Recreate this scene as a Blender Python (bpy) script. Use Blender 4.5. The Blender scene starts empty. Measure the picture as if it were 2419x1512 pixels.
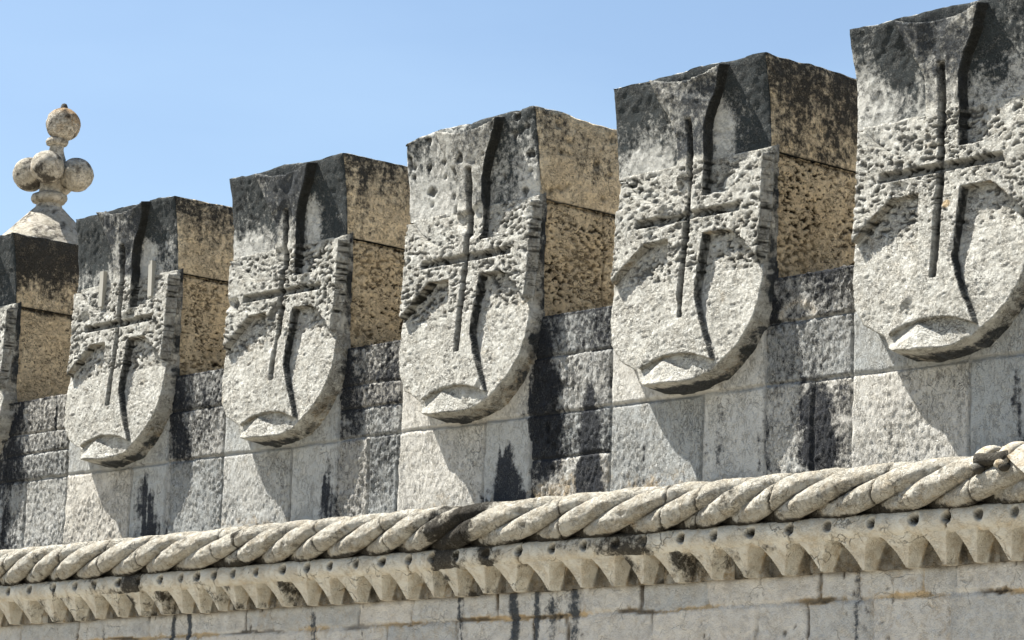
import bpy, math, random
import numpy as np
from mathutils import Matrix, Vector

# ------------------------------------------------------------------ camera
S = bpy.context.scene
COL = S.collection
CAMP = Vector((15.391, -10.221, 1.6))
R_ = Vector((0.67264021, 0.7393778, 0.02959075))
U_ = Vector((0.11006573, -0.13951517, 0.98408386))
F_ = Vector((-0.73173812, 0.65867745, 0.17522367))
cd = bpy.data.cameras.new('camera'); cam = bpy.data.objects.new('camera', cd); COL.objects.link(cam)
cam.matrix_world = Matrix(((R_.x, U_.x, -F_.x, CAMP.x), (R_.y, U_.y, -F_.y, CAMP.y), (R_.z, U_.z, -F_.z, CAMP.z), (0, 0, 0, 1)))
cd.sensor_width = 36; cd.lens = 7050.8 / 2419 * 36; cd.clip_start = 0.1; cd.clip_end = 5000
S.camera = cam

# ------------------------------------------------------------------ light
SUN_TRAVEL = Vector((2.3, 1.0, -3.9)).normalized()
el = math.asin(-SUN_TRAVEL.z)
w = bpy.data.worlds.new('World'); S.world = w; w.use_nodes = True
nt = w.node_tree; nt.nodes.clear()
out = nt.nodes.new('ShaderNodeOutputWorld'); bg = nt.nodes.new('ShaderNodeBackground')
sky = nt.nodes.new('ShaderNodeTexSky'); sky.sky_type = 'NISHITA'; sky.sun_disc = False
sky.sun_elevation = el
sky.sun_rotation = math.atan2(-SUN_TRAVEL.x, -SUN_TRAVEL.y)
sky.air_density = 1.0; sky.dust_density = 0.45; sky.ozone_density = 0.8
bg.inputs['Strength'].default_value = 0.055
# faint high haze wisps, mapped on the sky directions
tc = nt.nodes.new('ShaderNodeTexCoord'); mp = nt.nodes.new('ShaderNodeMapping'); mp.inputs['Scale'].default_value = (2.0, 2.0, 7.0)
mp.inputs['Rotation'].default_value = (0.3, 0.5, 0.2)
nz = nt.nodes.new('ShaderNodeTexNoise'); nz.inputs['Scale'].default_value = 2.2; nz.inputs['Detail'].default_value = 5
mr = nt.nodes.new('ShaderNodeMapRange'); mr.inputs[1].default_value = 0.42; mr.inputs[2].default_value = 0.78; mr.inputs[3].default_value = 0.0; mr.inputs[4].default_value = 0.10
mx = nt.nodes.new('ShaderNodeMix'); mx.data_type = 'RGBA'
mx.inputs[7].default_value = (6.2, 8.0, 9.2, 1)
nt.links.new(tc.outputs['Generated'], mp.inputs[0]); nt.links.new(mp.outputs[0], nz.inputs['Vector'])
nt.links.new(nz.outputs[0], mr.inputs[0]); nt.links.new(mr.outputs[0], mx.inputs[0])
nt.links.new(sky.outputs[0], mx.inputs[6]); nt.links.new(mx.outputs[2], bg.inputs[0]); nt.links.new(bg.outputs[0], out.inputs[0])
sd = bpy.data.lights.new('sun', 'SUN'); sd.energy = 5.0; sd.angle = math.radians(0.5); sd.color = (1.0, 0.96, 0.88)
sun = bpy.data.objects.new('sun', sd); COL.objects.link(sun)
sun.rotation_euler = SUN_TRAVEL.to_track_quat('-Z', 'Y').to_euler(); sun.location = (-20, -20, 40)
S.view_settings.view_transform = 'Standard'; S.view_settings.look = 'None'
S.view_settings.exposure = 1.55; S.view_settings.gamma = 1.0

# ------------------------------------------------------------------ numpy noise
def _h(ix, iy, iz, s):
    h = (ix.astype(np.uint32) * np.uint32(374761393) + iy.astype(np.uint32) * np.uint32(668265263)
         + iz.astype(np.uint32) * np.uint32(2246822519) + np.uint32((s * 3266489917) & 0xffffffff))
    h ^= h >> np.uint32(15); h *= np.uint32(2246822519); h ^= h >> np.uint32(13); h *= np.uint32(3266489917); h ^= h >> np.uint32(16)
    return h
def noise(P, sc=(1, 1, 1), seed=0):
    """gradient noise, about -1..1, P (...,3)"""
    sh = P.shape[:-1]; q = (P.reshape(-1, 3) * np.array(sc, float)) + 517.37
    i = np.floor(q).astype(np.int64); f = q - i
    u = f * f * f * (f * (f * 6 - 15) + 10); r = 0
    for dx in (0, 1):
        for dy in (0, 1):
            for dz in (0, 1):
                h = _h(i[:, 0] + dx, i[:, 1] + dy, i[:, 2] + dz, seed)
                gx = (h & np.uint32(1023)).astype(float) / 511.5 - 1
                gy = ((h >> np.uint32(10)) & np.uint32(1023)).astype(float) / 511.5 - 1
                gz = ((h >> np.uint32(20)) & np.uint32(1023)).astype(float) / 511.5 - 1
                wgt = (u[:, 0] if dx else 1 - u[:, 0]) * (u[:, 1] if dy else 1 - u[:, 1]) * (u[:, 2] if dz else 1 - u[:, 2])
                r = r + wgt * (gx * (f[:, 0] - dx) + gy * (f[:, 1] - dy) + gz * (f[:, 2] - dz))
    return (r * 1.5).reshape(sh)
def fbm(P, sc, seed=0, oc=4, g=0.5):
    s = np.array(sc, float); a = 1; r = 0
    for k in range(oc):
        r = r + a * noise(P, s, seed + k * 7); a *= g; s = s * 2.03
    return r
def ss(a, b, x):
    t = np.clip((x - a) / (b - a), 0, 1); return t * t * (3 - 2 * t)
def sdf(poly, X, Z):
    """signed distance, positive inside"""
    poly = np.array(poly, float); n = len(poly); d = np.full(X.shape, 1e9); ins = np.zeros(X.shape, bool)
    for k in range(n):
        a = poly[k]; b = poly[(k + 1) % n]; e = b - a
        wx = X - a[0]; wz = Z - a[1]
        t = np.clip((wx * e[0] + wz * e[1]) / (e @ e), 0, 1)
        d = np.minimum(d, (wx - e[0] * t) ** 2 + (wz - e[1] * t) ** 2)
        c = (a[1] > Z) != (b[1] > Z)
        if a[1] != b[1]:
            xi = a[0] + (Z - a[1]) / (b[1] - a[1]) * e[0]
            ins ^= c & (X < xi)
    d = np.sqrt(d); return np.where(ins, d, -d)
def V3(x, y, z):
    return np.stack(np.broadcast_arrays(x, y, z), -1).astype(float)

# ------------------------------------------------------------------ mesh helpers
def grids(name, parts, mat, parent=None, smooth=True):
    """parts: list of (pos (nu,nv,3), mask (nu,nv,4) or None, keep (nu-1,nv-1) or None) joined into ONE mesh object"""
    vs, ms, fs, off = [], [], [], 0
    for pos, mask, keep in parts:
        nu, nv = pos.shape[:2]
        vs.append(pos.reshape(-1, 3)); ms.append((np.zeros((nu, nv, 5)) if mask is None else mask if mask.shape[2] == 5 else np.concatenate([mask, np.zeros((nu, nv, 1))], 2)).reshape(-1, 5))
        idx = np.arange(nu * nv).reshape(nu, nv) + off
        q = np.stack([idx[:-1, :-1], idx[1:, :-1], idx[1:, 1:], idx[:-1, 1:]], -1)
        q = q.reshape(-1, 4) if keep is None else q[keep]
        fs.append(q); off += nu * nv
    v = np.concatenate(vs); m = np.concatenate(ms); f = np.concatenate(fs)
    used = np.zeros(len(v), bool); used[f.ravel()] = True
    remap = np.cumsum(used) - 1; v = v[used]; m = m[used]; f = remap[f]
    me = bpy.data.meshes.new(name)
    me.vertices.add(len(v)); me.vertices.foreach_set('co', v.astype(np.float32).ravel())
    me.loops.add(len(f) * 4); me.loops.foreach_set('vertex_index', f.astype(np.int32).ravel())
    me.polygons.add(len(f)); me.polygons.foreach_set('loop_start', np.arange(0, len(f) * 4, 4, dtype=np.int32))
    me.polygons.foreach_set('use_smooth', np.full(len(f), smooth))
    me.update(calc_edges=True); me.validate()
    ti = me.attributes.new('tint', 'FLOAT', 'POINT'); ti.data.foreach_set('value', (m[:, 4] if m.shape[1] > 4 else np.zeros(len(m))).astype(np.float32))
    m = m[:, :4]
    at = me.attributes.new('mask', 'FLOAT_COLOR', 'POINT'); at.data.foreach_set('color', np.clip(m, 0, 4).astype(np.float32).ravel())
    me.materials.append(mat)
    o = bpy.data.objects.new(name, me); COL.objects.link(o)
    if parent: o.parent = parent
    return o
def axis(a, b, res):
    return np.linspace(a, b, max(2, int(round((b - a) / res)) + 1))
def rbox(x0, x1, y0, y1, z0, z1, rx, ry, rz, fn, skip=()):
    """rough box: six grids whose shared edges coincide; fn(P, N, faceid) -> (P', mask)"""
    X, Y, Z = axis(x0, x1, rx), axis(y0, y1, ry), axis(z0, z1, rz); res = []
    def go(fid, a, b, mk):
        if fid in skip: return
        A, B = np.meshgrid(a, b, indexing='ij'); P = mk(A, B)
        N = np.zeros_like(P)
        e = 1e-7
        N[..., 0] = (P[..., 0] > x1 - e).astype(float) - (P[..., 0] < x0 + e)
        N[..., 1] = (P[..., 1] > y1 - e).astype(float) - (P[..., 1] < y0 + e)
        N[..., 2] = (P[..., 2] > z1 - e).astype(float) - (P[..., 2] < z0 + e)
        N /= np.linalg.norm(N, axis=-1, keepdims=True)
        Q, M = fn(P, N, fid); res.append((Q, M, None))
    go('f', X, Z, lambda A, B: V3(A, y0, B)); go('b', Z, X, lambda A, B: V3(B, y1, A))
    go('r', Y, Z, lambda A, B: V3(x1, A, B)); go('l', Z, Y, lambda A, B: V3(x0, B, A))
    go('t', X, Y, lambda A, B: V3(A, B, z1)); go('u', Y, X, lambda A, B: V3(B, A, z0))
    return res
def empty(name, loc, label, cat, group=None):
    o = bpy.data.objects.new(name, None); COL.objects.link(o); o.location = loc
    o['label'] = label; o['category'] = cat
    if group: o['group'] = group
    return o
def tag(o, label, cat, group=None):
    o['kind'] = 'thing'
    o['label'] = label; o['category'] = cat
    if group: o['group'] = group
    return o
def mask4(shape, r=0, g=0, b=0, a=0):
    m = np.zeros(shape + (5,)); m[..., 0] = r; m[..., 1] = g; m[..., 2] = b; m[..., 3] = a; return m

# ------------------------------------------------------------------ materials
def stone(name, c1, c2, ochre=(0.40, 0.29, 0.155), dark=(0.045, 0.05, 0.055), dirt_shade=(0.06, 0.048, 0.034), bump=0.9, dark_bias=0.0, cracks=0.35, warm=0.0, warmcol=(0.42, 0.33, 0.2), crev=0.0, speck=0.0, cvec=(1, 1, 1.7)):
    """limestone: mask R = lichen crust and painted shade, G = dirty pits and joints, darkened hollows, painted shade, B = ochre staining and painted bounce light, A = tooled roughness"""
    m = bpy.data.materials.new(name); m.use_nodes = True; t = m.node_tree; N = t.nodes; L = t.links
    bs = N['Principled BSDF']; bs.inputs['Roughness'].default_value = 0.92; bs.inputs['Specular IOR Level'].default_value = 0.15
    g = N.new('ShaderNodeNewGeometry').outputs['Position']
    at = N.new('ShaderNodeAttribute'); at.attribute_name = 'mask'
    sp = N.new('ShaderNodeSeparateColor'); L.new(at.outputs['Color'], sp.inputs[0])
    def nz(scale, detail=6, rough=0.6, vec=(1, 1, 1), dist=0.0):
        mp = N.new('ShaderNodeMapping'); mp.inputs['Scale'].default_value = vec; L.new(g, mp.inputs[0])
        n = N.new('ShaderNodeTexNoise'); n.inputs['Scale'].default_value = scale; n.inputs['Detail'].default_value = detail
        n.inputs['Roughness'].default_value = rough; n.inputs['Distortion'].default_value = dist
        L.new(mp.outputs[0], n.inputs['Vector']); return n.outputs[0]
    def mth(op, a, b=None, c=None, clamp=False):
        n = N.new('ShaderNodeMath'); n.operation = op; n.use_clamp = clamp
        for i, v in enumerate((a, b, c)):
            if v is None: continue
            if isinstance(v, (int, float)): n.inputs[i].default_value = v
            else: L.new(v, n.inputs[i])
        return n.outputs[0]
    def rng(x, a, b, lo=0.0, hi=1.0):
        n = N.new('ShaderNodeMapRange'); n.interpolation_type = 'SMOOTHSTEP'
        L.new(x, n.inputs[0]); n.inputs[1].default_value = a; n.inputs[2].default_value = b; n.inputs[3].default_value = lo; n.inputs[4].default_value = hi
        return n.outputs[0]
    def mix(f, a, b):
        n = N.new('ShaderNodeMix'); n.data_type = 'RGBA'
        if isinstance(f, float): n.inputs[0].default_value = f
        else: L.new(f, n.inputs[0])
        for k, v in ((6, a), (7, b)):
            if isinstance(v, tuple): n.inputs[k].default_value = v + (1,)
            else: L.new(v, n.inputs[k])
        return n.outputs[2]
    n1 = nz(5.5, 8, 0.65); n2 = nz(34, 7, 0.7); n3 = nz(9, 6, 0.6, (1, 1, 0.22)); n4 = nz(17, 6, 0.7, dist=0.6); n5 = nz(120, 4, 0.6)
    base = mix(rng(n1, 0.3, 0.7), c1, c2)
    base = mix(mth('MULTIPLY', rng(n2, 0.52, 0.78), 0.35), base, tuple(v * 0.55 for v in c1))
    tn = N.new('ShaderNodeAttribute'); tn.attribute_name = 'tint'
    base = mix(mth('MULTIPLY', tn.outputs['Fac'], 1.0, clamp=True), base, mix(n1, tuple(v * q for v, q in zip(c2, (1.12, 1.02, .95))), tuple(v * q for v, q in zip(c2, (1.2, 1.18, 1.12)))))
    base = mix(mth('MULTIPLY', tn.outputs['Fac'], -1.0, clamp=True), base, tuple(v * q for v, q in zip(c1, (.62, .67, .72))))
    if warm: base = mix(rng(n4, 0.35, 0.7, 0.0, warm), base, warmcol)
    base = mix(mth('MULTIPLY', rng(mth('ADD', sp.outputs[2], mth('MULTIPLY', mth('SUBTRACT', n4, 0.5), 1.3)), 0.2, 0.75), 0.85), base, mix(n2, ochre, tuple(min(1, v * 1.5) for v in ochre)))
    dsum = mth('ADD', mth('ADD', mth('ADD', sp.outputs[0], dark_bias), mth('MULTIPLY', mth('SUBTRACT', n1, 0.5), 0.7)), mth('ADD', mth('MULTIPLY', mth('SUBTRACT', n3, 0.5), 0.7), mth('MULTIPLY', mth('SUBTRACT', n2, 0.5), 1.5)))
    df = rng(dsum, 0.28, 0.78)
    base = mix(mth('MULTIPLY', df, mth('ADD', 0.38, mth('MULTIPLY', mth('ADD', n5, n4), 0.62)), clamp=True), base, mix(rng(n4, 0.35, 0.75), dark, tuple(v * 2.3 for v in dark)))
    # thin wiggling crevices and small pits of the worn surface, pit shadows painted in
    def ridge(n, wdt): return rng(mth('ABSOLUTE', mth('SUBTRACT', n, 0.5)), 0.0, wdt, 1.0, 0.0)
    ca = nz(24, 3, 0.6, cvec, 1.2); cb = nz(52, 3, 0.6, cvec, 1.0); cm = nz(8, 4, 0.6)
    cr = mth('MAXIMUM', mth('MULTIPLY', ridge(ca, 0.030), rng(cm, 0.42, 0.60)), mth('MULTIPLY', ridge(cb, 0.040), mth('MULTIPLY', rng(n4, 0.42, 0.6), 0.8)))
    amt = mth('MULTIPLY', mth('ADD', 0.08, at.outputs['Alpha']), crev * 1.3, clamp=True)
    cr = mth('MULTIPLY', cr, amt)
    spk = nz(48, 3, 0.55, (1, 1, 1.5), 0.8); sk = mth('MULTIPLY', rng(spk, 0.56, 0.64), mth('MULTIPLY', rng(nz(7, 3), 0.35, 0.55), speck))
    cr = mth('MAXIMUM', cr, mth('MULTIPLY', sk, mth('ADD', 0.3, at.outputs['Alpha'], clamp=True)))
    base = mix(mth('MULTIPLY', cr, 0.9), base, dirt_shade)
    # hairline cracks
    if cracks:
        mpv = N.new('ShaderNodeVectorMath'); mpv.operation = 'ADD'
        nn = N.new('ShaderNodeTexNoise'); nn.inputs['Scale'].default_value = 9; nn.inputs['Detail'].default_value = 4; L.new(g, nn.inputs['Vector'])
        scl = N.new('ShaderNodeVectorMath'); scl.operation = 'SCALE'; L.new(nn.outputs['Color'], scl.inputs[0]); scl.inputs[3].default_value = 0.22
        L.new(g, mpv.inputs[0]); L.new(scl.outputs[0], mpv.inputs[1])
        vo = N.new('ShaderNodeTexVoronoi'); vo.feature = 'DISTANCE_TO_EDGE'; vo.inputs['Scale'].default_value = 7; L.new(mpv.outputs[0], vo.inputs['Vector'])
        ck = mth('MULTIPLY', rng(vo.outputs['Distance'], 0.0, 0.035, 1.0, 0.0), mth('MULTIPLY', rng(n1, 0.5, 0.62), cracks))
        base = mix(ck, base, dirt_shade)
    base = mix(mth('MULTIPLY', sp.outputs[1], mth('ADD', 0.75, mth('MULTIPLY', n2, 0.6)), clamp=True), base, dirt_shade)
    L.new(base, bs.inputs['Base Color'])
    nt1 = nz(58, 5, 0.75, (1, 1, 0.45), 0.8)
    hgt = mth('ADD', mth('MULTIPLY', n2, 0.9), mth('MULTIPLY', n5, 0.35))
    hgt = mth('ADD', hgt, mth('MULTIPLY', mth('MULTIPLY', nt1, at.outputs['Alpha']), 4.6))
    hgt = mth('SUBTRACT', hgt, mth('MULTIPLY', cr, 2.2))
    if cracks: hgt = mth('SUBTRACT', hgt, mth('MULTIPLY', ck, 1.2))
    b = N.new('ShaderNodeBump'); b.inputs['Strength'].default_value = bump; b.inputs['Distance'].default_value = 0.012
    L.new(hgt, b.inputs['Height']); L.new(b.outputs[0], bs.inputs['Normal'])
    return m
M_SHIELD = stone('shield_limestone', (0.54, 0.535, 0.49), (0.65, 0.64, 0.585), dirt_shade=(0.03, 0.03, 0.026), warm=0.25, warmcol=(0.55, 0.48, 0.36), crev=0.95)
M_CAP = stone('lichen_limestone', (0.44, 0.44, 0.41), (0.52, 0.51, 0.47), dark=(0.022, 0.026, 0.027), dirt_shade=(0.022, 0.022, 0.02), crev=0.75)
M_SIDE = stone('bounce_warm_limestone', (0.82, 0.67, 0.45), (0.87, 0.74, 0.53), dark=(0.036, 0.034, 0.030), dirt_shade=(0.04, 0.032, 0.022), ochre=(0.42, 0.31, 0.17), crev=0.9, speck=0.9)  # warm bright tone stands in for light bounced onto the shaded faces
M_WALL = stone('wall_limestone', (0.44, 0.44, 0.42), (0.55, 0.54, 0.50), dark=(0.019, 0.021, 0.025), dirt_shade=(0.024, 0.024, 0.024), warm=0.2, warmcol=(0.5, 0.44, 0.33), crev=0.85, cvec=(1, 1, 0.5))
M_LOW = stone('lower_limestone', (0.48, 0.475, 0.45), (0.60, 0.58, 0.53), bump=0.9, dark=(0.04, 0.045, 0.05), warm=0.35, warmcol=(0.48, 0.42, 0.34), crev=0.35, speck=0.15)
M_ROPE = stone('carved_limestone', (0.50, 0.48, 0.42), (0.62, 0.60, 0.53), dark=(0.03, 0.027, 0.022), dirt_shade=(0.035, 0.03, 0.022), warm=0.5, warmcol=(0.52, 0.42, 0.28), cracks=0.6, ochre=(0.38, 0.27, 0.14), crev=0.6, speck=0.1)
M_FIN = stone('finial_limestone', (0.42, 0.39, 0.32), (0.54, 0.50, 0.43), dark=(0.05, 0.045, 0.038), ochre=(0.26, 0.16, 0.07), warm=0.2, crev=1.0, speck=0.6)
def plain(name, col, rough=0.5, metal=0.0, vary=0.15, scale=20):
    m = bpy.data.materials.new(name); m.use_nodes = True; t = m.node_tree; bs = t.nodes['Principled BSDF']
    n = t.nodes.new('ShaderNodeTexNoise'); n.inputs['Scale'].default_value = scale; n.inputs['Detail'].default_value = 6
    mx = t.nodes.new('ShaderNodeMix'); mx.data_type = 'RGBA'; t.links.new(n.outputs[0], mx.inputs[0])
    mx.inputs[6].default_value = tuple(v * (1 - vary) for v in col) + (1,); mx.inputs[7].default_value = tuple(v * (1 + vary) for v in col) + (1,)
    t.links.new(mx.outputs[2], bs.inputs['Base Color']); bs.inputs['Roughness'].default_value = rough; bs.inputs['Metallic'].default_value = metal
    return m
M_PLATE = plain('pale_painted_metal', (0.34, 0.325, 0.28), 0.6)
M_GROUND = plain('sandy_paving', (0.25, 0.225, 0.18), 0.9, vary=0.2, scale=0.6)
M_TERR = plain('terrace_paving', (0.46, 0.40, 0.31), 0.9, vary=0.2, scale=3)

# ------------------------------------------------------------------ ground and terrace
def sheet(name, x0, x1, y0, y1, z, mat, n=24):
    X, Y = np.meshgrid(np.linspace(x0, x1, n), np.linspace(y0, y1, n), indexing='ij')
    o = grids(name, [(V3(X, Y, z), None, None)], mat); o['kind'] = 'structure'; return o
sheet('ground', -3000, 3000, -3000, 3000, 0, M_GROUND)
def nofn(P, N, f): return P, None
o = grids('terrace', rbox(-4, 8.8, 0.72, 14, 3.4, 3.75, 0.5, 0.5, 0.2, nofn), M_TERR, smooth=False); o['kind'] = 'structure'

# ------------------------------------------------------------------ parapet wall
PITCH = 1.6; W = 1.06; ZT = 5.416; ZJ = 4.94; ZC = 4.32; DEPTH = 0.72
rnd = random.Random(5)
MX = [-1.75, 0.0, 1.6, 3.18, 4.81, 6.4]
MZ = [0.0, -0.006, 0.008, 0.012, 0.004, 0.008]
blocks = []          # x0, x1, z0, z1, dark, tool, pale/ochre
for k, mx0 in enumerate(MX):
    nx = MX[k + 1] if k < 5 else mx0 + 1.6
    a, b, c = mx0 - 0.02, mx0 + 1.03, nx - 0.02
    midj = 3.965 if k in (0, 2) else 3.80
    blocks += [(a, b, 4.10, 4.36, .05, .3, 0), (a, b, 3.80, 4.10, .08, .3, 0)]
    dk = [.52, .50, .54, .56, .52, .45][k]
    blocks += [(b, c, 4.095, 4.36, dk, 1, 0), (b, c, midj, 4.095, dk - .12, 1, 0)]
    if midj > 3.9: blocks += [(b, c, 3.80, midj, dk - .25, 1, 0)]
    s = a + (.25 if k in (1, 3) else 0)
    blocks += [(a, a + .64 + .05 * (k % 2), 3.2, 3.80, .0, .6, .1), (a + .64 + .05 * (k % 2), b, 3.2, 3.80, -.05, .18, 0)]
    if k == 3: blocks += [(b, c, 3.57, 3.80, .55, 1, 0), (b, c, 3.2, 3.57, .25, 1, .45)]
    elif k == 4: blocks += [(b, b + .3, 3.2, 3.80, .3, 1, .1), (b + .3, c, 3.2, 3.80, .42, 1.1, .1)]
    elif k == 1: blocks += [(b + .03, c, 3.2, 3.80, .22, 1, .1)]
    elif k == 2: blocks += [(b, b + .28, 3.2, 3.80, .22, 1, .05), (b + .28, c, 3.2, 3.80, .36, 1, .05)]
    else: blocks += [(b, b + .25, 3.2, 3.80, .12, 1, .15), (b + .25, c, 3.2, 3.80, .08, 1, .15)]
blocks += [(-4.2, MX[0] - .02, 3.2, 4.36, .4, 1, 0)]
streaks = [  # x, z0, z1, half width, strength : run-off stains
    (4.67, 3.36, 3.84, .075, 1.9), (4.07, 3.30, 3.60, .12, 2.4), (3.93, 3.30, 3.38, .12, 1.2), (4.32, 3.5, 4.2, .08, 1.0),
    (0.83, 3.40, 3.78, .10, 1.1), (0.95, 3.36, 3.55, .11, .8), (6.13, 3.45, 3.80, .07, .9), (6.22, 3.42, 3.75, .08, .9), (7.36, 3.40, 3.80, .05, .9),
    (2.55, 3.38, 3.62, .06, .8), (-.72, 3.36, 4.1, .14, .9), (-.6, 3.8, 4.3, .1, .5), (2.72, 3.85, 4.3, .1, .6), (1.14, 3.85, 4.3, .1, .6),
    (4.28, 3.8, 4.3, .09, .7), (5.85, 4.1, 4.3, .08, .4), (2.57, 3.45, 3.85, .05, .5), (5.45, 3.5, 3.75, .05, .5), (5.82, 3.4, 3.8, .05, .6), (1.95, 3.4, 3.7, .03, .2)]
def wall_fn(P, N, fid):
    X, Z = P[..., 0], P[..., 2]
    M = mask4(X.shape, .35, 0, 0, .6); jd = np.full(X.shape, 0.004); off = np.zeros(X.shape)
    wx = X + .007 * noise(P, (9, 9, 9), 3); wz = Z + .006 * noise(P, (7, 7, 7), 4)
    for k, (x0, x1, z0, z1, d, t, oc) in enumerate(blocks):
        q = np.minimum(np.minimum(wx - x0, x1 - wx), np.minimum(wz - z0, z1 - wz)); s = q > 0
        M[s, 0] = d; M[s, 4] = _h(np.array([k]), np.array([5]), np.array([2]), 9)[0] / 4294967296 * 1.4 - .7; M[s, 3] = t; M[s, 2] = oc * 0.5; jd[s] = q[s]; off[s] = _h(np.array([k]), np.array([1]), np.array([2]), 9)[0] / 4294967296 * .008 - .004
    joint = 1 - ss(.002, .011, jd)
    M[..., 0] += .25 * noise(P, (1.6, 1.6, 2.2), 11)
    warp = .05 * noise(P, (9, 9, 5), 21)
    sn = noise(P, (45, 45, 5), 23) + .6 * noise(P, (22, 22, 9), 24)
    for x, z0, z1, hw, st in streaks:
        M[..., 0] += st * (.8 + .45 * sn) * np.exp(-((X + warp + .035 * noise(P, (5, 5, 9), 28) - x + .5 * hw * (Z - z0) / (z1 - z0)) / (hw * np.clip(1.25 - .75 * (Z - z0) / (z1 - z0), .35, 1.4))) ** 2) * ss(z0 - .1, z0 + .02, Z) * (1 - ss(z1 - .16, z1 + .12, Z + .07 * noise(P, (30, 30, 6), 29)))
    M[..., 0] += .5 * ss(.3, .6, noise(P, (14, 14, 1.5), 25) + .35 * noise(P, (55, 55, 8), 26)) * ss(-.1, .4, noise(P, (1.3, 1.3, .8), 27))
    # ochre run-off just above the rope moulding
    M[..., 2] += (1 - ss(3.34, 3.47, Z + .06 * noise(P, (6, 6, 6), 31))) * ss(-.25, .35, noise(P, (1.3, 1.3, 1), 33)) * .3
    M[..., 2] += (.22 * np.exp(-((X - 4.45) / .3) ** 2) + .2 * np.exp(-((X - 5.05) / .3) ** 2)) * (1 - ss(3.40, 3.52, Z))
    pr_ = np.sqrt(((X - 6.03) / 1.0) ** 2 + ((Z - 4.105) / .8) ** 2) + .02 * noise(P, (14, 14, 14), 81)
    ring = np.exp(-((pr_ - .10) / .022) ** 2) * ss(4.10, 4.13, Z + .02 * noise(P, (14, 14, 14), 82)); M[..., 0] -= .8 * ring; M[..., 2] += .35 * ring; M[..., 4] += ring
    tool = M[..., 3] * (.55 + .45 * ss(-.3, .3, noise(P, (2.2, 2.2, 2.2), 41)))
    rough = np.abs(noise(P, (48, 48, 26), 51)) + .6 * np.abs(noise(P, (85, 85, 50), 52))
    h = off + .016 * tool * (rough - .45) + .008 * noise(P, (3, 3, 3), 61) - .012 * joint
    pitn = noise(P, (22, 22, 14), 55); pit = ss(.42, .6, pitn) * tool * ss(0, .5, noise(P, (2, 2, 2), 56))
    h = h - .014 * pit
    M[..., 1] = np.clip(.35 * joint + .6 * pit, 0, 1); M[..., 3] = tool * .9 * (1 - joint)
    edge = (np.abs(N).sum(-1) > 1.1)
    h = np.where(edge, h - .01 - .01 * np.abs(noise(P, (12, 12, 12), 71)), h)
    M[..., 0] += np.where(P[..., 2] > ZC - .02, .15, 0)
    return P + N * h[..., None], M
o = grids('parapet_wall', rbox(-4.0, 8.8, 0.0, DEPTH, 3.2, ZC, .009, .04, .009, wall_fn, skip=('u',)), M_WALL)
tag(o, 'stone parapet wall with black run-off streaks between the merlons and the rope moulding', 'wall')

# lower wall
lowb = []
rr = random.Random(11)
def course(z0, z1, xs, c):
    for a, b in zip(xs[:-1], xs[1:]): lowb.append((a, b, z0, z1, c))
course(2.77, 3.3, [-4, -3.2, -2.3, -1.3, -.45, .18, .92, 1.84, 2.86, 3.30, 3.98, 4.60, 5.02, 5.47, 6.2, 6.42, 6.80, 6.98, 7.9, 8.8], 0)
course(2.42, 2.77, [-4, -3, -2, -1.2, -.2, .6, 1.4, 2.3, 3.1, 3.66, 4.25, 4.5, 5.1, 5.8, 6.12, 6.50, 6.95, 7.6, 8.8], 1)
z = 2.42
while z > 0.05:
    z2 = max(-.05, z - rr.uniform(.32, .42)); xs = [-4]
    while xs[-1] < 8.8: xs.append(min(8.8, xs[-1] + rr.uniform(.45, 1.0)))
    course(z2, z, xs, 2); z = z2
Zl = np.concatenate([np.arange(0, 2.3, .06), np.arange(2.3, 3.22, .01)]); Xl = axis(-4, 8.8, .011)
A, B = np.meshgrid(Xl, Zl, indexing='ij'); P = V3(A, 0.012, B)
wx = A + .02 * noise(P, (5, 5, 5), 103) + .006 * noise(P, (20, 20, 20), 105); wz = B + .012 * noise(P, (4, 4, 4), 104) + .006 * noise(P, (22, 22, 22), 106)
jd = np.zeros(A.shape); off = np.zeros(A.shape); M = mask4(A.shape, .06, 0, 0, .12)
for k, (x0, x1, z0, z1, c) in enumerate(lowb):
    q = np.minimum(np.minimum(wx - x0, x1 - wx), np.minimum(wz - z0, z1 - wz)); s = q > 0
    jd[s] = q[s]; off[s] = rr.uniform(-.005, .005); M[s, 0] = rr.uniform(-.08, .12); M[s, 4] = rr.uniform(-.4, .5); M[s, 2] = rr.choice([0, 0, 0, .12, .2])
jw = .012 + .008 * noise(P, (5, 5, 5), 107)
joint = 1 - ss(jw * .6, jw, jd)
hj = np.exp(-((wz - 2.77) / .022) ** 2)
M[..., 2] += (joint * .35 + hj * .5) * ss(-.3, .25, noise(P, (2.1, 2.1, 3), 108))
M[..., 1] = joint * ss(-.1, .35, noise(P, (2.7, 2.7, 3), 109)) * .8
for x, z0, z1, hw, st in [(4.10, 2.3, 3.0, .035, .9), (4.28, 2.3, 2.95, .03, .8), (4.55, 2.4, 2.95, .045, .7), (4.40, 2.4, 2.8, .06, .5), (1.15, 2.5, 2.95, .025, .8), (1.3, 2.5, 2.93, .02, .9),
                         (.45, 2.4, 2.8, .02, .5), (6.42, 2.5, 2.9, .02, .6), (7.2, 2.4, 2.7, .06, .3), (6.86, 2.3, 2.7, .05, .25), (3.7, 2.4, 2.9, .02, .4), (2.9, 2.4, 2.9, .015, .5)]:
    M[..., 0] += st * np.exp(-((A + .02 * noise(P, (10, 10, 4), 110) - x) / hw) ** 2) * ss(z0 - .1, z0 + .1, B) * (1 - ss(z1, z1 + .1, B))
M[..., 1] += .75 * ss(2.87, 2.915, B + .012 * noise(P, (14, 14, 14), 111))
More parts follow.
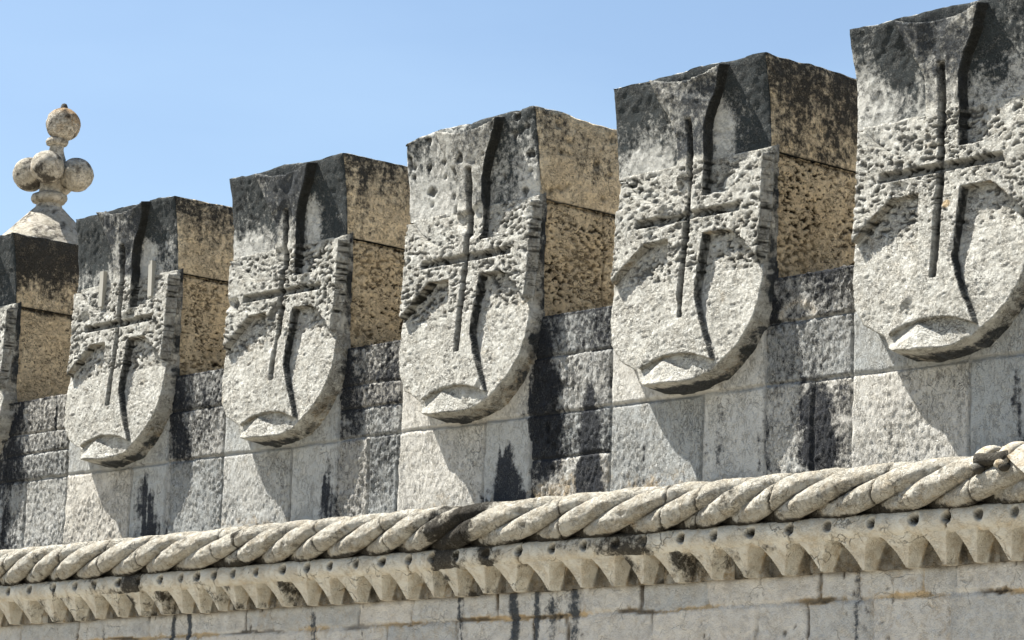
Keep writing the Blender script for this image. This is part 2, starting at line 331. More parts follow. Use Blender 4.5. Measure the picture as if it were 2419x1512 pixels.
runs = ss(.35, .6, noise(P, (16, 16, 1.6), 117) + .3 * noise(P, (60, 60, 9), 118)) * ss(-.1, .35, noise(P, (1.4, 1.4, 1.4), 119)); M[..., 0] += .55 * runs
specks = ss(.55, .7, noise(P, (26, 26, 17), 112)) * ss(.0, .3, noise(P, (3, 3, 3), 113)); M[..., 1] = np.clip(M[..., 1] + specks * .8, 0, 1)
h = off * 1.4 + .009 * noise(P, (4, 4, 4), 114) + .005 * noise(P, (22, 22, 22), 115) + .003 * noise(P, (45, 45, 45), 116) - joint * .008 - specks * .006
P[..., 1] -= h
low = grids('lower_wall', [(P, M, None)], M_LOW)
tag(low, 'shaded lower wall of pale blocks with ochre mortar joints below the scalloped cornice', 'wall')
low.data.materials[0] = M_LOW

# ------------------------------------------------------------------ rope moulding
Xr = axis(-4, 8.8, .008); Tr = np.linspace(0, 2 * math.pi, 113)
A, T = np.meshgrid(Xr, Tr, indexing='ij')
LEAD = 1.32; NS = 4; RC = .0675; RS = .0545
ph = T + 2 * math.pi * (A + .06 * np.sin(A * 2.1) + .03 * np.sin(A * 5.3)) / LEAD
pm = (ph % (2 * math.pi / NS)) - math.pi / NS
rad = RC * np.cos(pm) + np.sqrt(np.maximum(RS ** 2 - (RC * np.sin(pm)) ** 2, 1e-6))
Q = V3(A, 0, 0); Q[..., 1] = np.cos(T) * .2; Q[..., 2] = np.sin(T) * .2
rad = np.where(rad > .112, .112 + (rad - .112) * .35, rad) + .003
rad = rad + .005 * noise(Q, (7, 20, 20), 201) + .0025 * noise(Q, (40, 40, 40), 202) + .0018 * noise(Q, (75, 75, 75), 208)
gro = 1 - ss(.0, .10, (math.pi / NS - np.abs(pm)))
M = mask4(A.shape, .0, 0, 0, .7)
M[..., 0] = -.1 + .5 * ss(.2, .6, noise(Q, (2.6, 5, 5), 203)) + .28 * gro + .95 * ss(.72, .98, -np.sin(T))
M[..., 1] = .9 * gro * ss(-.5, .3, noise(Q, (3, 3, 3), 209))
for cx in [-1.9, -1.1, -.35, .26, .72, 1.12, 1.85, 2.05, 2.74, 3.29, 3.90, 4.62, 5.35, 5.58, 6.08, 6.72, 7.28, 8.1]:
    d = np.abs(A - cx - .04 * np.sin(T * 1.0 + cx) - .006 * noise(Q, (30, 30, 30), 204)); c = 1 - ss(.002, .008, d)
    rad -= .008 * c; M[..., 1] = np.maximum(M[..., 1], .9 * c); M[..., 0] += .35 * np.exp(-(d / .03) ** 2)
front = np.cos(T)
M[..., 0] += 1.5 * np.exp(-((A - 3.93 - .05 * np.sin(T)) / .10) ** 2) * ss(-.2, .5, np.cos(T - 2.6)) + .8 * np.exp(-((A - 3.72) / .12) ** 2) * ss(-.4, .3, np.cos(T - 2.9))
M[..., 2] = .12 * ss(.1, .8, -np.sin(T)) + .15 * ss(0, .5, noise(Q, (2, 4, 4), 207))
chip = ss(.45, .6, noise(Q, (14, 14, 14), 205)) * ss(.0, .4, noise(Q, (2, 2, 2), 206)); rad -= .005 * chip; M[..., 1] = np.maximum(M[..., 1], .5 * chip)
P = V3(A, -.113 + rad * np.cos(T), 3.236 + rad * np.sin(T) * 1.0)
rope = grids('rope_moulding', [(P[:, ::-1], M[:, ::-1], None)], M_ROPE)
tag(rope, 'thick carved stone rope moulding of twisted strands running along the foot of the parapet', 'moulding')

# ------------------------------------------------------------------ scalloped cornice
holes = [-3.9, -3.68, -3.46, -3.22, -3.0, -2.79, -2.57, -2.35, -2.12, -1.9, -1.68, -1.45, -1.23, -1.0, -.79, -.57,
         -0.357, -0.12, .141, .37, .573, .822, 1.024, 1.243, 1.445, 1.60, 1.762, 1.94, 2.151, 2.393, 2.606, 2.803, 3.025, 3.241, 3.457, 3.645, 3.84, 4.064, 4.315, 4.557,
         4.785, 5.008, 5.202, 5.454, 5.672, 5.904, 6.149, 6.38, 6.64, 6.889, 7.07, 7.25, 7.445, 7.66, 7.87, 8.08, 8.3, 8.52, 8.74]
cor = empty('scalloped_cornice', (2.4, -.1, 2.9), 'stone cornice with drilled roll and pointed scallops under the rope moulding', 'cornice')
Pc = Vector(cor.location)
joints = [i for i in range(2, len(holes), 4)]
# roll with drilled holes
Xc = axis(-4, 8.78, .0055); Tc = np.linspace(-1.25, 1.5, 34)
A, T = np.meshgrid(Xc, Tc, indexing='ij'); RR = .062
Q = V3(A, -.10 - RR * np.cos(T), 3.082 + RR * np.sin(T))
rad = RR + .0025 * noise(Q, (18, 18, 18), 301) + .004 * noise(Q, (4, 4, 4), 302)
M = mask4(A.shape, -.05, 0, .05, .05); M[..., 0] += .5 * ss(.1, .5, noise(Q, (1.5, 1.5, 3), 303)); M[..., 2] += .12 * ss(.2, 1.0, -np.sin(T))  # ochre towards the underside paints in warm bounce from below
M[..., 0] += 1.2 * ss(.65, 1.1, T)
for i, hx in enumerate(holes):
    deep = [.06, .05, .03, .06, .022][(i * 7) % 5]; rx = .022 + .008 * ((i * 3) % 4) / 3; rz = .027
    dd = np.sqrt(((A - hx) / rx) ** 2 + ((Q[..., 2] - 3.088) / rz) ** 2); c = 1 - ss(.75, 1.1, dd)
    rad = rad - deep * c; M[..., 1] = np.maximum(M[..., 1], (.6 + deep * 7) * ss(.1, .6, c))  # deeper holes are coloured darker
for i in joints:
    c = 1 - ss(.002, .007, np.abs(A - holes[i] - .004 * noise(Q, (20, 20, 20), 305) - .25 * (Q[..., 2] - 3.09))); rad = rad - .012 * c; M[..., 1] = np.maximum(M[..., 1], .9 * c)
M[..., 0] += 1.3 * np.exp(-((A - 3.72) / .07) ** 2) + .7 * np.exp(-((A - 4.05) / .04) ** 2) + .9 * np.exp(-((A - .95) / .13) ** 2) + .4 * np.exp(-((A - 5.15) / .2) ** 2)
P = V3(A, -.10 - rad * np.cos(T), 3.082 + rad * np.sin(T)) - np.array(Pc)
# close back to the wall above the roll
grids('roll', [(P, M, None)], M_ROPE, cor)
bx = rbox(-4, 8.78, -.09, .05, 3.03, 3.15, .2, .17, .12, lambda P, N, f: (P - np.array(Pc), mask4(P.shape[:2], 1.4)))
grids('backing_ledge', bx, M_ROPE, cor, smooth=False)
# scallops: one stone tooth between two drilled holes, hollowed on both flanks
def tooth_mesh(seed):
    U = np.linspace(-.5, .5, 44); Zt = np.linspace(2.895, 3.052, 36)
    A, B = np.meshgrid(U, Zt, indexing='ij'); Q = V3(A * .22 + seed * 3.1, 0, B)
    t = np.clip((3.038 - B) / (3.038 - 2.895), 0, 1)
    half = .5 * t ** (.56 + .10 * math.sin(seed * 3))                      # half width of the hollow measured from the hole line
    d = (.5 - np.abs(A)) / np.maximum(half * (.90 + .05 * math.sin(seed * 1.7)), 1e-3)                 # 0 at hollow centre .. 1 at its rim
    front = -.136 + .078 * t ** 1.7 - .03 * ss(.75, 1, t) * 0 + .02 * np.sin(t * math.pi) + .003 * noise(Q, (30, 30, 30), 310 + seed)
    depth = .11 * np.clip((1 - d) / .22, 0, 1) ** .8 * ss(0, .10, t)
    y = np.minimum(front + depth, -.012)
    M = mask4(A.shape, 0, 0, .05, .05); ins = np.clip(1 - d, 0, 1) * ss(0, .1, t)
    M[..., 2] += .38 * ss(0, .3, ins); M[..., 0] = -.05 + .45 * ss(.0, .5, noise(Q, (6, 6, 9), 320 + seed)); M[..., 1] = .15 * ss(.05, .3, ins) + .62 * ss(.12, .4, ins) * (.8 + .5 * noise(Q, (14, 14, 10), 330 + seed))  # hollows turn browner and darker with depth
    P = V3(A + .25 * (3.04 - B) * math.sin(seed * 2.3) * (1 - (2 * A) ** 2), y, B)
    # underside closing to the wall
    low_ = np.stack([P[:, 0], P[:, 0] * [1, 0, 1] + [0, .01, 0]], 1)
    lm = np.stack([M[:, 0], M[:, 0]], 1)
    return P, M, low_[:, ::-1], lm[:, ::-1]
tm = []
for s in range(8):
    P, M, l, lm = tooth_mesh(s)
    if s > 5: M[..., 0] += .42 + .6 * noise(V3(P[..., 0], P[..., 1], P[..., 2]) + s, (2.2, 9, 9), 340)
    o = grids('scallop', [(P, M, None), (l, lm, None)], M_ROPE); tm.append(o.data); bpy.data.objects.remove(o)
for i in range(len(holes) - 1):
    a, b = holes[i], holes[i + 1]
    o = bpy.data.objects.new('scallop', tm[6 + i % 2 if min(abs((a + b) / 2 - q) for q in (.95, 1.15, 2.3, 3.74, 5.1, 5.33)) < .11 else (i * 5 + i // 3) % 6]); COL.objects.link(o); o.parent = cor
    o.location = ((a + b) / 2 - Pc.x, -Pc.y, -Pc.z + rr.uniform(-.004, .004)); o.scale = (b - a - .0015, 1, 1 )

# ------------------------------------------------------------------ merlons
C0 = .565
def pshield(z):   # how far the slab stands in front of the wall plane
    return np.interp(z, [3.75, 3.9, 4.1, 4.3, 4.6, 4.96, 5.0], [.134, .126, .104, .076, .036, .016, .015])
def pcap(z):
    t = np.clip((z - ZJ) / (ZT - ZJ), 0, 1); return .014 + .055 * t ** 1.8
outline = [(.05, 4.955), (.048, 4.42), (.055, 4.20), (.085, 4.08), (.15, 3.995), (.285, 3.927), (.310, 3.874), (.38, 3.845), (.50, 3.832), (.64, 3.842), (.78, 3.873),
           (.87, 3.93), (.96, 4.005), (1.03, 4.10), (1.062, 4.20), (1.070, 4.32), (1.058, 4.42), (1.058, 4.955)]
def arc(x0, x1, zends, zmid, n=9):
    return [(x0 + (x1 - x0) * k / n, zmid + (zends - zmid) * (2 * k / n - 1) ** 2) for k in range(n + 1)]
hw_top, hw_n = .245, .10
rightside = [(C0 + .245, 5.392), (C0 + .20, 5.29), (C0 + .135, 5.18), (C0 + .102, 5.10), (C0 + .098, 5.0), (C0 + .10, 4.762), (C0 + .26, 4.765), (C0 + .36, 4.81), (C0 + .44, 4.865), (C0 + .491, 4.925),
             (C0 + .489, 4.40), (C0 + .44, 4.455), (C0 + .35, 4.525), (C0 + .285, 4.572), (C0 + .12, 4.572), (C0 + .112, 4.46), (C0 + .10, 4.33), (C0 + .10, 4.25), (C0 + .14, 4.15), (C0 + .195, 4.04), (C0 + .245, 3.932)]
leftside = [(2 * C0 - x - (.014 if x > C0 + .48 else 0), z) for x, z in rightside]
crosspoly = rightside + [p for p in arc(C0 + .245, C0 - .245, 3.932, 3.985)][1:-1] + leftside[::-1] + [p for p in arc(C0 - .245, C0 + .245, 5.392, 5.352)][1:-1]
vbar = [(C0 - .018, 5.16), (C0 + .018, 5.16), (C0 + .017, 4.17), (C0 - .017, 4.17)]
hbar = [(C0 - .35, 4.692), (C0 + .35, 4.692), (C0 + .35, 4.657), (C0 - .35, 4.657)]
def pocks(P, amt, seed, gain=1.0):
    wq = P + .012 * np.stack([noise(P, (16, 16, 16), seed + 1), noise(P, (16, 16, 16), seed + 2), noise(P, (16, 16, 16), seed + 3)], -1)
    n = noise(wq, (27, 27, 50), seed + 4) + .6 * noise(wq, (60, 60, 95), seed + 5) + .35 * noise(wq, (5, 5, 5), seed + 18)
    pit = ss(.20, .42, n) * amt
    h = .0035 * amt * (noise(wq, (30, 30, 44), seed + 6) + .6 * noise(wq, (60, 60, 80), seed + 7)) - .012 * pit - .003 * np.clip(1 - np.abs(noise(wq, (20, 20, 34), seed + 90)) / .10, 0, 1) * amt
    return h, pit
def stonebands(P, seed, k):
    """height and pits by the stone course: smooth cap, pocked middle, rippled lower stone"""
    Z = P[..., 2]; zz = Z + .01 * noise(P, (6, 6, 6), seed + 31)
    mid = ss(4.36, 4.39, zz) * (1 - ss(4.93, 4.945, zz)); capm = ss(4.93, 4.945, zz); lowm = 1 - ss(4.36, 4.39, zz)
    h1, pit1 = pocks(P, np.clip(.85 + .5 * noise(P, (3, 3, 3), seed + 8), .25, 1.2), seed)
    rip = np.abs(noise(P + .01 * noise(P, (20, 20, 20), seed + 9)[..., None], (32, 32, 50), seed + 10)) + .45 * np.abs(noise(P, (55, 55, 80), seed + 11))
    crk = ss(.40, .55, noise(P, (20, 20, 46), seed + 12)) * .5
    h2 = .0068 * (rip - .35) - .006 * crk
    h3 = .004 * noise(P, (9, 9, 9), seed + 13) + .003 * noise(P, (30, 30, 30), seed + 14) - .006 * ss(.4, .6, noise(P, (16, 16, 16), seed + 15)) * (2.2 if k == 3 else .5)
    h = h1 * mid + h2 * lowm + h3 * capm + .005 * noise(P, (3.5, 3.5, 3.5), seed + 16)
    pit = pit1 * mid + .35 * crk * lowm + capm * ss(.42, .6, noise(P, (16, 16, 16), seed + 15)) * (.9 if k == 3 else .2)
    jn = np.exp(-((zz - 4.372) / .005) ** 2) * .6; h = h - .004 * jn
    return h, np.clip(pit, 0, 1), mid, lowm, capm
LABELS = ['merlon cut by the left picture edge, smooth dark cap, ball finial rising just behind it',
          'shield merlon with two small pale plates beside the upper arm of its cross',
          'dark-capped shield merlon between the plated merlon and the rounded blotchy one',
          'middle shield merlon with rounded crumbling top and blotchy white and grey cap',
          'shield merlon with sharp dark cap corner, second from the right edge',
          'largest shield merlon, cut by the right edge, orange lichen speck on its cross']
capdark = [1.0, .84, .9, .58, .9, .62]
sidedark = [.78, .46, .50, .26, .54, .5]
for k in range(6):
    mx0, dz = MX[k], MZ[k]; seed = 1000 + k * 100; ox = mx0
    root = empty('merlon', (mx0, 0, ZC), LABELS[k], 'merlon', 'shield merlons along the parapet')
    O = np.array([mx0, 0, ZC]); zt = ZT + dz
    ru = 1.0 + (1.8 if k == 3 else 0)
    # cap block, flared at the front
    def cap_fn(P, N, f):
        Pw = P + np.array([ox, 0, 0]); X, Y, Z = P[..., 0], P[..., 1], P[..., 2]
        nax = np.abs(N).sum(-1)
        h, pit, mid, lowm, capm = stonebands(V3(Pw[..., 0], Pw[..., 1], np.maximum(Z, 4.97)), seed, k)
        # distance to the nearest other face, for worn edges
        dx = np.minimum(X, W - X); dy = np.minimum(Y, DEPTH - Y); dt = zt - Z
        ds = np.sort(np.stack([dx, dy, dt], -1), -1)[..., 1]
        wear = np.exp(-ds / .012) * (.004 + .008 * ru * np.clip(noise(Pw, (11, 11, 11), seed + 41) + .25, 0, 1))
        big = np.exp(-ds / .05) * .02 * ru * np.clip(noise(Pw, (3.1, 3.1, 3.1), seed + 42) - .05, 0, 1)
        disp = h - wear * 1.5 - big
        Q = P + N * disp[..., None]
        fl = pcap(Z) * np.clip(1 - Y / .35, 0, 1); Q[..., 1] -= fl
        top = ss(zt - .06, zt, Z)
        if k == 3:
            Q[..., 2] -= top * (.05 * (np.abs(X - .75) / .75) ** 3 + .03 * (Y / DEPTH) ** 2)
        Q[..., 2] += top * (.006 * noise(Pw, (9, 9, 9), seed + 43) + .010 * noise(Pw, (2.5, 2.5, 2.5), seed + 44))
        M = mask4(X.shape, 0, 0, 0, .1)
        g_ = .45 * noise(Pw, (2.3, 2.3, 2.0), seed + 45)
        if f == 'r' or f == 'b':
            M[..., 0] = sidedark[k] + g_ + .45 * ss(4.98, 5.4, Z) - .22; M[..., 2] = .0 + .3 * noise(Pw, (3, 3, 3), seed + 46); M[..., 1] = pit * .5; M[..., 3] = .4
        else:
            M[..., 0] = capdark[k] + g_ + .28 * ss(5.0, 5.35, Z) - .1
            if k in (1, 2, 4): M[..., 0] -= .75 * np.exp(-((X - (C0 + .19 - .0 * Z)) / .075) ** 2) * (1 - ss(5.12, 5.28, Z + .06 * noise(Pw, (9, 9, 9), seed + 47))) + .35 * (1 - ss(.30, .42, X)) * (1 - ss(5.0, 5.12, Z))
            M[..., 1] = pit * .8
        if f == 't': M[..., 0] = .45 + g_
        M[..., 1] = np.clip(M[..., 1] + .4 * np.exp(-((Z - ZJ) / .006) ** 2), 0, 1)
        return Q - np.array([0, 0, ZC]), M
    bx = rbox(0, W, 0, DEPTH, ZJ, zt, .008, .012, .008, cap_fn)
    # front, left and bottom keep the grey crust; right and back faces have warm bounced light painted into their colour
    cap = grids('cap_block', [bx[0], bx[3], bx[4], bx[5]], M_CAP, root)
    grids('cap_side', [bx[1], bx[2]], M_SIDE, cap)
    def mid_fn(P, N, f):
        Pw = P + np.array([ox, 0, 0]); X, Y, Z = P[..., 0], P[..., 1], P[..., 2]
        a = np.clip(.95 + .4 * noise(Pw, (3, 3, 3), seed + 58), .2, 1.2) if k > 0 else .3 + 0 * X
        h, pit = pocks(Pw, a, seed + 50); pit = pit * (.55 + .45 * ss(-.3, .3, noise(Pw, (4, 4, 4), seed + 54)))
        jn = np.exp(-((Z - ZJ + .01) / .012) ** 2); h = h - .008 * jn
        jv = np.exp(-((Y - .46 + .02 * noise(Pw, (6, 6, 6), seed + 59)) / .008) ** 2) * (1 if k in (1, 3) else 0); h = h - .006 * jv
        Q = P + N * (h * .8 - .006)[..., None]
        M = mask4(X.shape, 0, 0, 0, .7); M[..., 0] = -.32 + .35 * noise(Pw, (2.5, 2.5, 2.5), seed + 57) + .75 * ss(ZJ - .07, ZJ - .005, Z + .03 * noise(Pw, (7, 7, 7), seed + 56)) + (.2 if k == 0 else 0)
        M[..., 1] = np.clip(pit * 1.0 + .5 * jn + .5 * jv, 0, 1); M[..., 2] = -.05 + .3 * noise(Pw, (2, 2, 2), seed + 55) + .35 * (1 - ss(4.35, 4.5, Z))
        return Q - np.array([0, 0, ZC]), M
    grids('middle_block', rbox(.0, W, .0, DEPTH, ZC - .07, ZJ, .009, .007, .007, mid_fn), M_SIDE, root)
    # shield slab
    Xs = axis(-.02, 1.17, .007); Zs = axis(3.77, 4.975, .007); A, B = np.meshgrid(Xs, Zs, indexing='ij'); P = V3(A + ox, 0, B)
    sh = np.array(outline, float); d = sdf(sh, A + .006 * noise(P, (14, 14, 14), seed + 60), B + .006 * noise(P, (13, 13, 13), seed + 61))
    tw = np.interp(B, [3.9, 4.05, 4.2, 4.26], [.026, .016, .012, .011]); e = np.clip(1 + d / tw, 0, 1)
    h, pit, mid, lowm, capm = stonebands(P, seed, k); h = h * ss(0, .03, d + .01)
    # the keel-like boss below the cross's foot
    boss = .11 * np.clip(1 - np.abs(A - .48) / .24 - np.clip(B - 3.835, 0, 1) / .15, 0, 1) * (1 + .3 * noise(P, (8, 8, 8), seed + 62))
    y = -(pshield(B) + h + boss) * e + .02 * (1 - e)
    under = (1 - e) * (d > -tw) + 0.0
    y = y - .03 * (noise(P, (20, 20, 26), seed + 63) + .5 * noise(P, (48, 48, 48), seed + 68)) * np.clip(4 * e * (1 - e), 0, 1) * (B < 4.3)
    M = mask4(A.shape, 0, 0, 0, .65); edge = ss(.1, .6, 1 - e)
    sideE = edge * ss(4.05, 4.3, B)
    M[..., 0] = -.25 + .18 * noise(P, (3, 3, 3), seed + 64) + .5 * edge * (1 + noise(P, (9, 9, 9), seed + 65)) + .2 * sideE + .05 * edge * (A > .6) + (.12 if k == 5 else 0)  # rim tone joins lichen and moss with painted edge shade
    M[..., 0] += (1.0 if k == 4 else .5) * edge * np.exp(-((A - .5) / .3) ** 2) * (B < 4.0) + .35 * ss(-.1, .4, noise(P, (16, 16, 16), seed + 69)) * edge
    M[..., 2] = .05 + .2 * noise(P, (5, 5, 5), seed + 66) + .3 * edge * (1 - ss(4.05, 4.3, B)); M[..., 1] = np.clip(pit * .8 * (1 - edge) + .45 * edge * (.5 + noise(P, (20, 20, 20), seed + 67)), 0, 1)
    M[..., 2] += .15 * np.exp(-((B - 4.40) / .05) ** 2)
    dc = sdf(crosspoly, A, B); dcx = np.gradient(dc, .007, .007)[0]; foot = np.exp(-((dc + .004) / .006) ** 2) * ss(.2, .7, -dcx) * (A < C0 + .4)  # dirt line and painted shade along the right foot of the relief
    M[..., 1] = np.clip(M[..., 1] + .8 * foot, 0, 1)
    if k == 0: M[..., 0] += .35 * ss(4.35, 4.9, B)
    keep = (d[:-1, :-1] > -tw[:-1, :-1] * 1.25); 
    P2 = V3(A, y, B - ZC)
    shd = grids('shield', [(P2, M, keep)], M_SHIELD, root)
    # cross relief, carried over cap and shield
    Xs = axis(.02, 1.12, .006); Zs = axis(3.90, 5.42, .006); A, B = np.meshgrid(Xs, Zs, indexing='ij'); P = V3(A + ox, 0, B)
    jx = .007 * noise(P, (4, 4, 4), seed + 77) + .003 * noise(P, (12, 12, 12), seed + 70) + .0025 * noise(P, (40, 40, 40), seed + 72); jz = .004 * noise(P, (18, 18, 18), seed + 71)
    d = sdf(crosspoly, A + jx, B + jz)
    g = np.maximum(sdf(vbar, A + jx, B + jz), sdf(hbar, A + jx, B + jz))
    base = np.where(B > 4.955, pcap(B) + .002, pshield(B)); 
    base = base * (1 - ss(4.945, 4.965, B)) + pcap(B) * ss(4.945, 4.965, B) if True else base
    t = np.interp(B, [3.93, 4.05, 4.3, 4.7, 4.95, 5.3], [.026, .032, .042, .052, .054, .058]); t = t * (1 - (.4 - .25 * ss(4.9, 5.0, B)) * ss(.30, .48, noise(P, (4.5, 4.5, 4.5), seed + 78)))
    e = np.clip((d + .007) / .007, 0, 1); gg = np.clip((g + .004) / .006, 0, 1)
    h, pit, mid, lowm, capm = stonebands(P, seed, k)
    h = h * (1 - .6 * np.exp(-np.abs(d) / .012) * 0)
    y = -(base + h * .8 + t * e - np.minimum(.034, t) * gg * e - .012 * (1 - e))
    gx, gz = np.gradient(d, .006, .006); fl_ = ss(-.014, -.004, d) * (1 - ss(-.001, .006, d)); rf = fl_ * ss(.3, .75, -gx) * (A > C0 - .12); bf = fl_ * ss(.2, .8, gz)  # right flanks darkened as painted shade, undersides tanned as painted bounce light
    M = mask4(A.shape, 0, 0, 0, .65)
    M[..., 0] = -.25 + .18 * noise(P, (3, 3, 3), seed + 64) + ss(4.93, 4.99, B + .03 * noise(P, (6, 6, 6), seed + 73)) * (capdark[k] + .05 + .35 * noise(P, (2.3, 2.3, 2), seed + 45)) + (.1 if k == 5 else 0)
    if k == 0: M[..., 0] += .35 * ss(4.35, 4.9, B)
    ggl = gg * (.45 + .55 * ss(.004, .016, C0 - A + .004) * (sdf(vbar, A, B) > -.006) + .0 * (sdf(vbar, A, B) < -.006))  # groove dirt, with the shadow of its left wall painted in
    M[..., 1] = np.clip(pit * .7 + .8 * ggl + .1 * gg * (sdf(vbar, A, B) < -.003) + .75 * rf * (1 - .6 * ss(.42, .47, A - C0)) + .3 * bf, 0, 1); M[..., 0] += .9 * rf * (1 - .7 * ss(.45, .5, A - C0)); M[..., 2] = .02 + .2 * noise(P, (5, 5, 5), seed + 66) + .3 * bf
    if k == 5: M[..., 2] += 2.5 * np.exp(-(((A - C0 - .045) / .018) ** 2 + ((B - 4.5) / .015) ** 2))
    keep = d[:-1, :-1] > -.013
    P2 = V3(A, y, B - ZC)
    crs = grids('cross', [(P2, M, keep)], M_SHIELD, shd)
    if k == 1:
        for cx, cz, tlt in ((C0 - .265, 4.925, .03), (C0 + .250, 4.928, -.02)):
            def pl(P, N, f):
                Q = P.copy(); s_ = Q[..., 2] - cz; Q[..., 0] += tlt * s_ * 3 * .3
                Q[..., 1] += (-pcap(Q[..., 2]) * .6 if True else 0); Q[..., 2] -= ZC; return Q, None
            grids('metal_plate', rbox(cx - .019, cx + .019, -.032, -.005, cz - .11, cz + .11, .012, .01, .02, pl), M_PLATE, root, smooth=False)

# ------------------------------------------------------------------ carved stone clasp on the rope at the right
cl = empty('stone_clasp', (7.36, -.2, 3.34), 'small carved clasp with hollows painted dark gripping the stone rope at the right edge', 'ornament')
def tube(path, r0, seed, n=14, sq=1.0):
    path = np.array(path, float); m = len(path); T = np.gradient(path, axis=0); T /= np.linalg.norm(T, axis=1, keepdims=True)
    ref = np.array([1.0, 0.0, 0.02]); a = np.cross(T, ref); a /= np.linalg.norm(a, axis=1, keepdims=True); b = np.cross(T, a)
    th = np.linspace(0, 2 * math.pi, n); r0 = np.broadcast_to(r0, (m,))
    P = path[:, None] + r0[:, None, None] * (a[:, None] * np.cos(th)[None, :, None] * sq + b[:, None] * np.sin(th)[None, :, None])
    P = P + .003 * noise(P, (30, 30, 30), seed)[..., None]
    P[0] = path[0]; P[-1] = path[-1]
    return P
def clasp_arc(cx, a0, a1, rr_, n=26):
    th = np.linspace(a0, a1, n); return [(cx, -.105 - rr_ * math.cos(t), 3.236 + rr_ * math.sin(t)) for t in th]
L0 = np.array(cl.location)
mm = lambda P, d=.1: mask4(P.shape[:2], d, .15, .35, .1)
P = tube(clasp_arc(7.29, .30, 1.9, .130), np.concatenate([[.001], np.linspace(.034, .040, 24), [.001]]), 401, sq=.6) - L0
grids('band', [(P, mm(P, .25), None)], M_ROPE, cl)
P = tube(clasp_arc(7.43, .25, 1.9, .135), np.concatenate([[.001], np.linspace(.036, .040, 24), [.001]]), 402, sq=.6) - L0
grids('band', [(P, mm(P, .25), None)], M_ROPE, cl)
xs = np.linspace(7.27, 7.47, 12); P = tube([(x, -.212, 3.31) for x in xs], np.array([.001] + [.034] * 10 + [.001]), 403)
# axis along x: use its own frame
th = np.linspace(0, 2 * math.pi, 16); rr0 = np.array([.002] + [.034, .033, .03, .028, .028, .028, .03, .033, .034] + [.034, .002])
P = V3(xs[:, None], -.212 + rr0[:, None] * np.cos(th), 3.31 + rr0[:, None] * np.sin(th)) - L0
grids('pin', [(P, mm(P, 1.3), None)], M_ROPE, cl)  # coloured near black to paint the shade of the clasp's hollows
for cx in (7.305, 7.445):
    u = np.linspace(0, math.pi, 12); U, T = np.meshgrid(u, th, indexing='ij')
    P = V3(cx + .030 * np.sin(U) * np.cos(T), -.225 + .028 * np.sin(U) * np.sin(T), 3.272 + .022 * np.cos(U)) - L0
    grids('knob', [(P, mm(P, 1.4), None)], M_ROPE, cl)
pth = [(7.44 + .30 * s ** 1.3, -.105 - .138 * math.cos(1.2 - 1.5 * s), 3.236 + .138 * math.sin(1.2 - 1.5 * s)) for s in np.linspace(0, 1, 24)]
path = np.array(pth); path[:, 1] += .012; T = np.gradient(path, axis=0); T /= np.linalg.norm(T, axis=1, keepdims=True)
nrm = path - np.array([0, -.105, 3.236]) * [0, 1, 1]; nrm[:, 0] = 0; nrm /= np.linalg.norm(nrm, axis=1, keepdims=True); bt = np.cross(T, nrm)
prof = [(-.055, 0), (-.055, .014), (-.02, .006), (.02, .006), (.055, .014), (.055, 0), (-.055, 0)]
P = np.stack([path + bt * a + nrm * b for a, b in prof], 1) - L0
grids('strap', [(P, mm(P, .35), None)], M_ROPE, cl, smooth=False)

# ------------------------------------------------------------------ turret with ball finial behind the far merlon
FX, FY = -6.225, 3.775
tur = empty('ball_finial_turret', (FX, FY, 0), 'lichen-stained stone finial of clustered balls on the domed turret behind the far left merlon', 'turret')
def lathe(prof, seed, mat, name, parent, loc, lobes=0, oc=.1, dk=.05, tilt=0.0):
    pr = np.array(prof, float); n = 56; th = np.linspace(0, 2 * math.pi, n)
    r = pr[:, 0][:, None] * (1 + (lobes > 0) * .03 * np.abs(np.cos(th * lobes / 2))[None, :])
    P = V3(r * np.cos(th), r * np.sin(th), pr[:, 1][:, None]); Pw = P + np.array(loc)
    d = .009 * noise(Pw, (9, 9, 9), seed) + .006 * noise(Pw, (25, 25, 25), seed + 1)
    nn = V3(np.cos(th)[None] + 0 * r, np.sin(th)[None] + 0 * r, 0 * r); P = P + nn * (d * np.minimum(1, r * 20))[..., None]
    P[..., 0] += tilt * (P[..., 2]) * .67; P[..., 1] += tilt * P[..., 2] * .74
    M = mask4(P.shape[:2], dk, 0, oc, .2); M[..., 0] += .16 + .7 * noise(Pw, (6, 6, 6), seed + 2) + .5 * noise(Pw, (16, 16, 16), seed + 6); M[..., 2] += .3 * noise(Pw, (4, 4, 4), seed + 3) + .5 * ss(.3, 1, (P[..., 2]) / .14) * (name == 'top_ball')
    M[..., 1] = .8 * ss(.4, .6, noise(Pw, (14, 14, 14), seed + 4))
    o = grids(name, [(P, M, None)], mat, parent); o.location = loc; return o
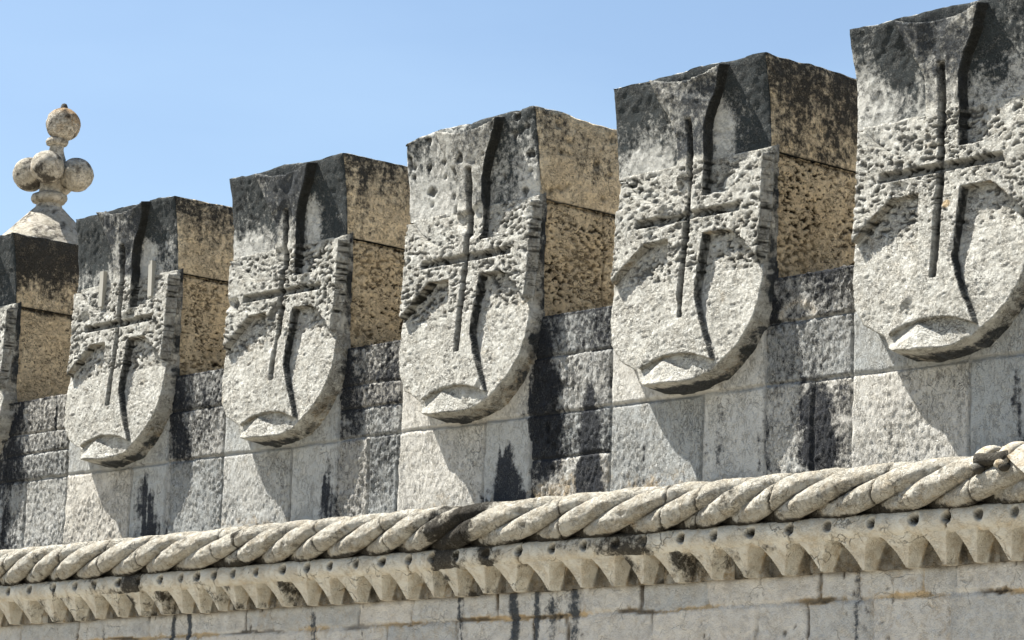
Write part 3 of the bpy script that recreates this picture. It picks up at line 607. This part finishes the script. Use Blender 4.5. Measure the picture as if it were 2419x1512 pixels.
def ballprof(r, n=20, z0=0, flat=1.0):
    return [(max(.0005, r * math.sin(math.pi * k / n)), z0 - r * flat * math.cos(math.pi * k / n)) for k in range(n + 1)]
zz = lambda a, b, n: list(np.linspace(a, b, n))
lathe([(.78, 0.0), (.78, 1.5), (.78, 3.0), (.78, 5.9), (.80, 6.0), (.86, 6.05), (.86, 6.15), (.80, 6.2)], 501, M_FIN, 'turret_drum', tur, (0, 0, 0))
lathe([(.80 - .22 * q, 6.2 + .26 * q) for q in np.linspace(0, 1, 8)] + [(.58 - .18 * q, 6.46 + .24 * q) for q in np.linspace(.1, 1, 8)] + [(.40 - .275 * q, 6.70 + .285 * q) for q in np.linspace(.1, 1, 12)], 502, M_FIN, 'dome', tur, (0, 0, 0), lobes=8, dk=.12)
TL = .07
stem = lathe([(.125, 0), (.12, .03), (.105, .06), (.105, .13), (.10, .20), (.105, .30), (.10, .38), (.088, .46), (.074, .50), (.066, .54), (.062, .60), (.066, .66)], 503, M_FIN, 'stem', tur, (0, 0, 6.97), tilt=TL)
lathe([(.09, -.045), (.14, -.04), (.155, -.015), (.158, .005), (.15, .03), (.12, .045), (.08, .05)], 504, M_FIN, 'collar', tur, (0, 0, 7.075), tilt=TL)
lathe([(.05, -.04), (.085, -.032), (.098, -.005), (.09, .02), (.075, .03), (.05, .04)], 505, M_FIN, 'collar', tur, (.67 * TL * .6, .74 * TL * .6, 7.585), tilt=TL)
for k in range(4):
    ang = math.radians(-48 - 90 * k)
    r = .207; o = lathe(ballprof(.146 + .004 * (k % 2)), 510 + k * 5, M_FIN, 'side_ball', tur, (.015 + r * math.cos(ang), .015 + r * math.sin(ang), 7.29 + (.02 if k == 0 else 0)), dk=.12, oc=.0)
tb = lathe(ballprof(.150), 540, M_FIN, 'top_ball', tur, (.67 * .085, .74 * .085, 7.74), oc=.35, dk=.15)
lathe([(.001, -.03), (.04, -.02), (.036, 0), (.03, .02), (.02, .04), (.001, .048)], 545, M_FIN, 'button', tb, (0, 0, .145), dk=.5)
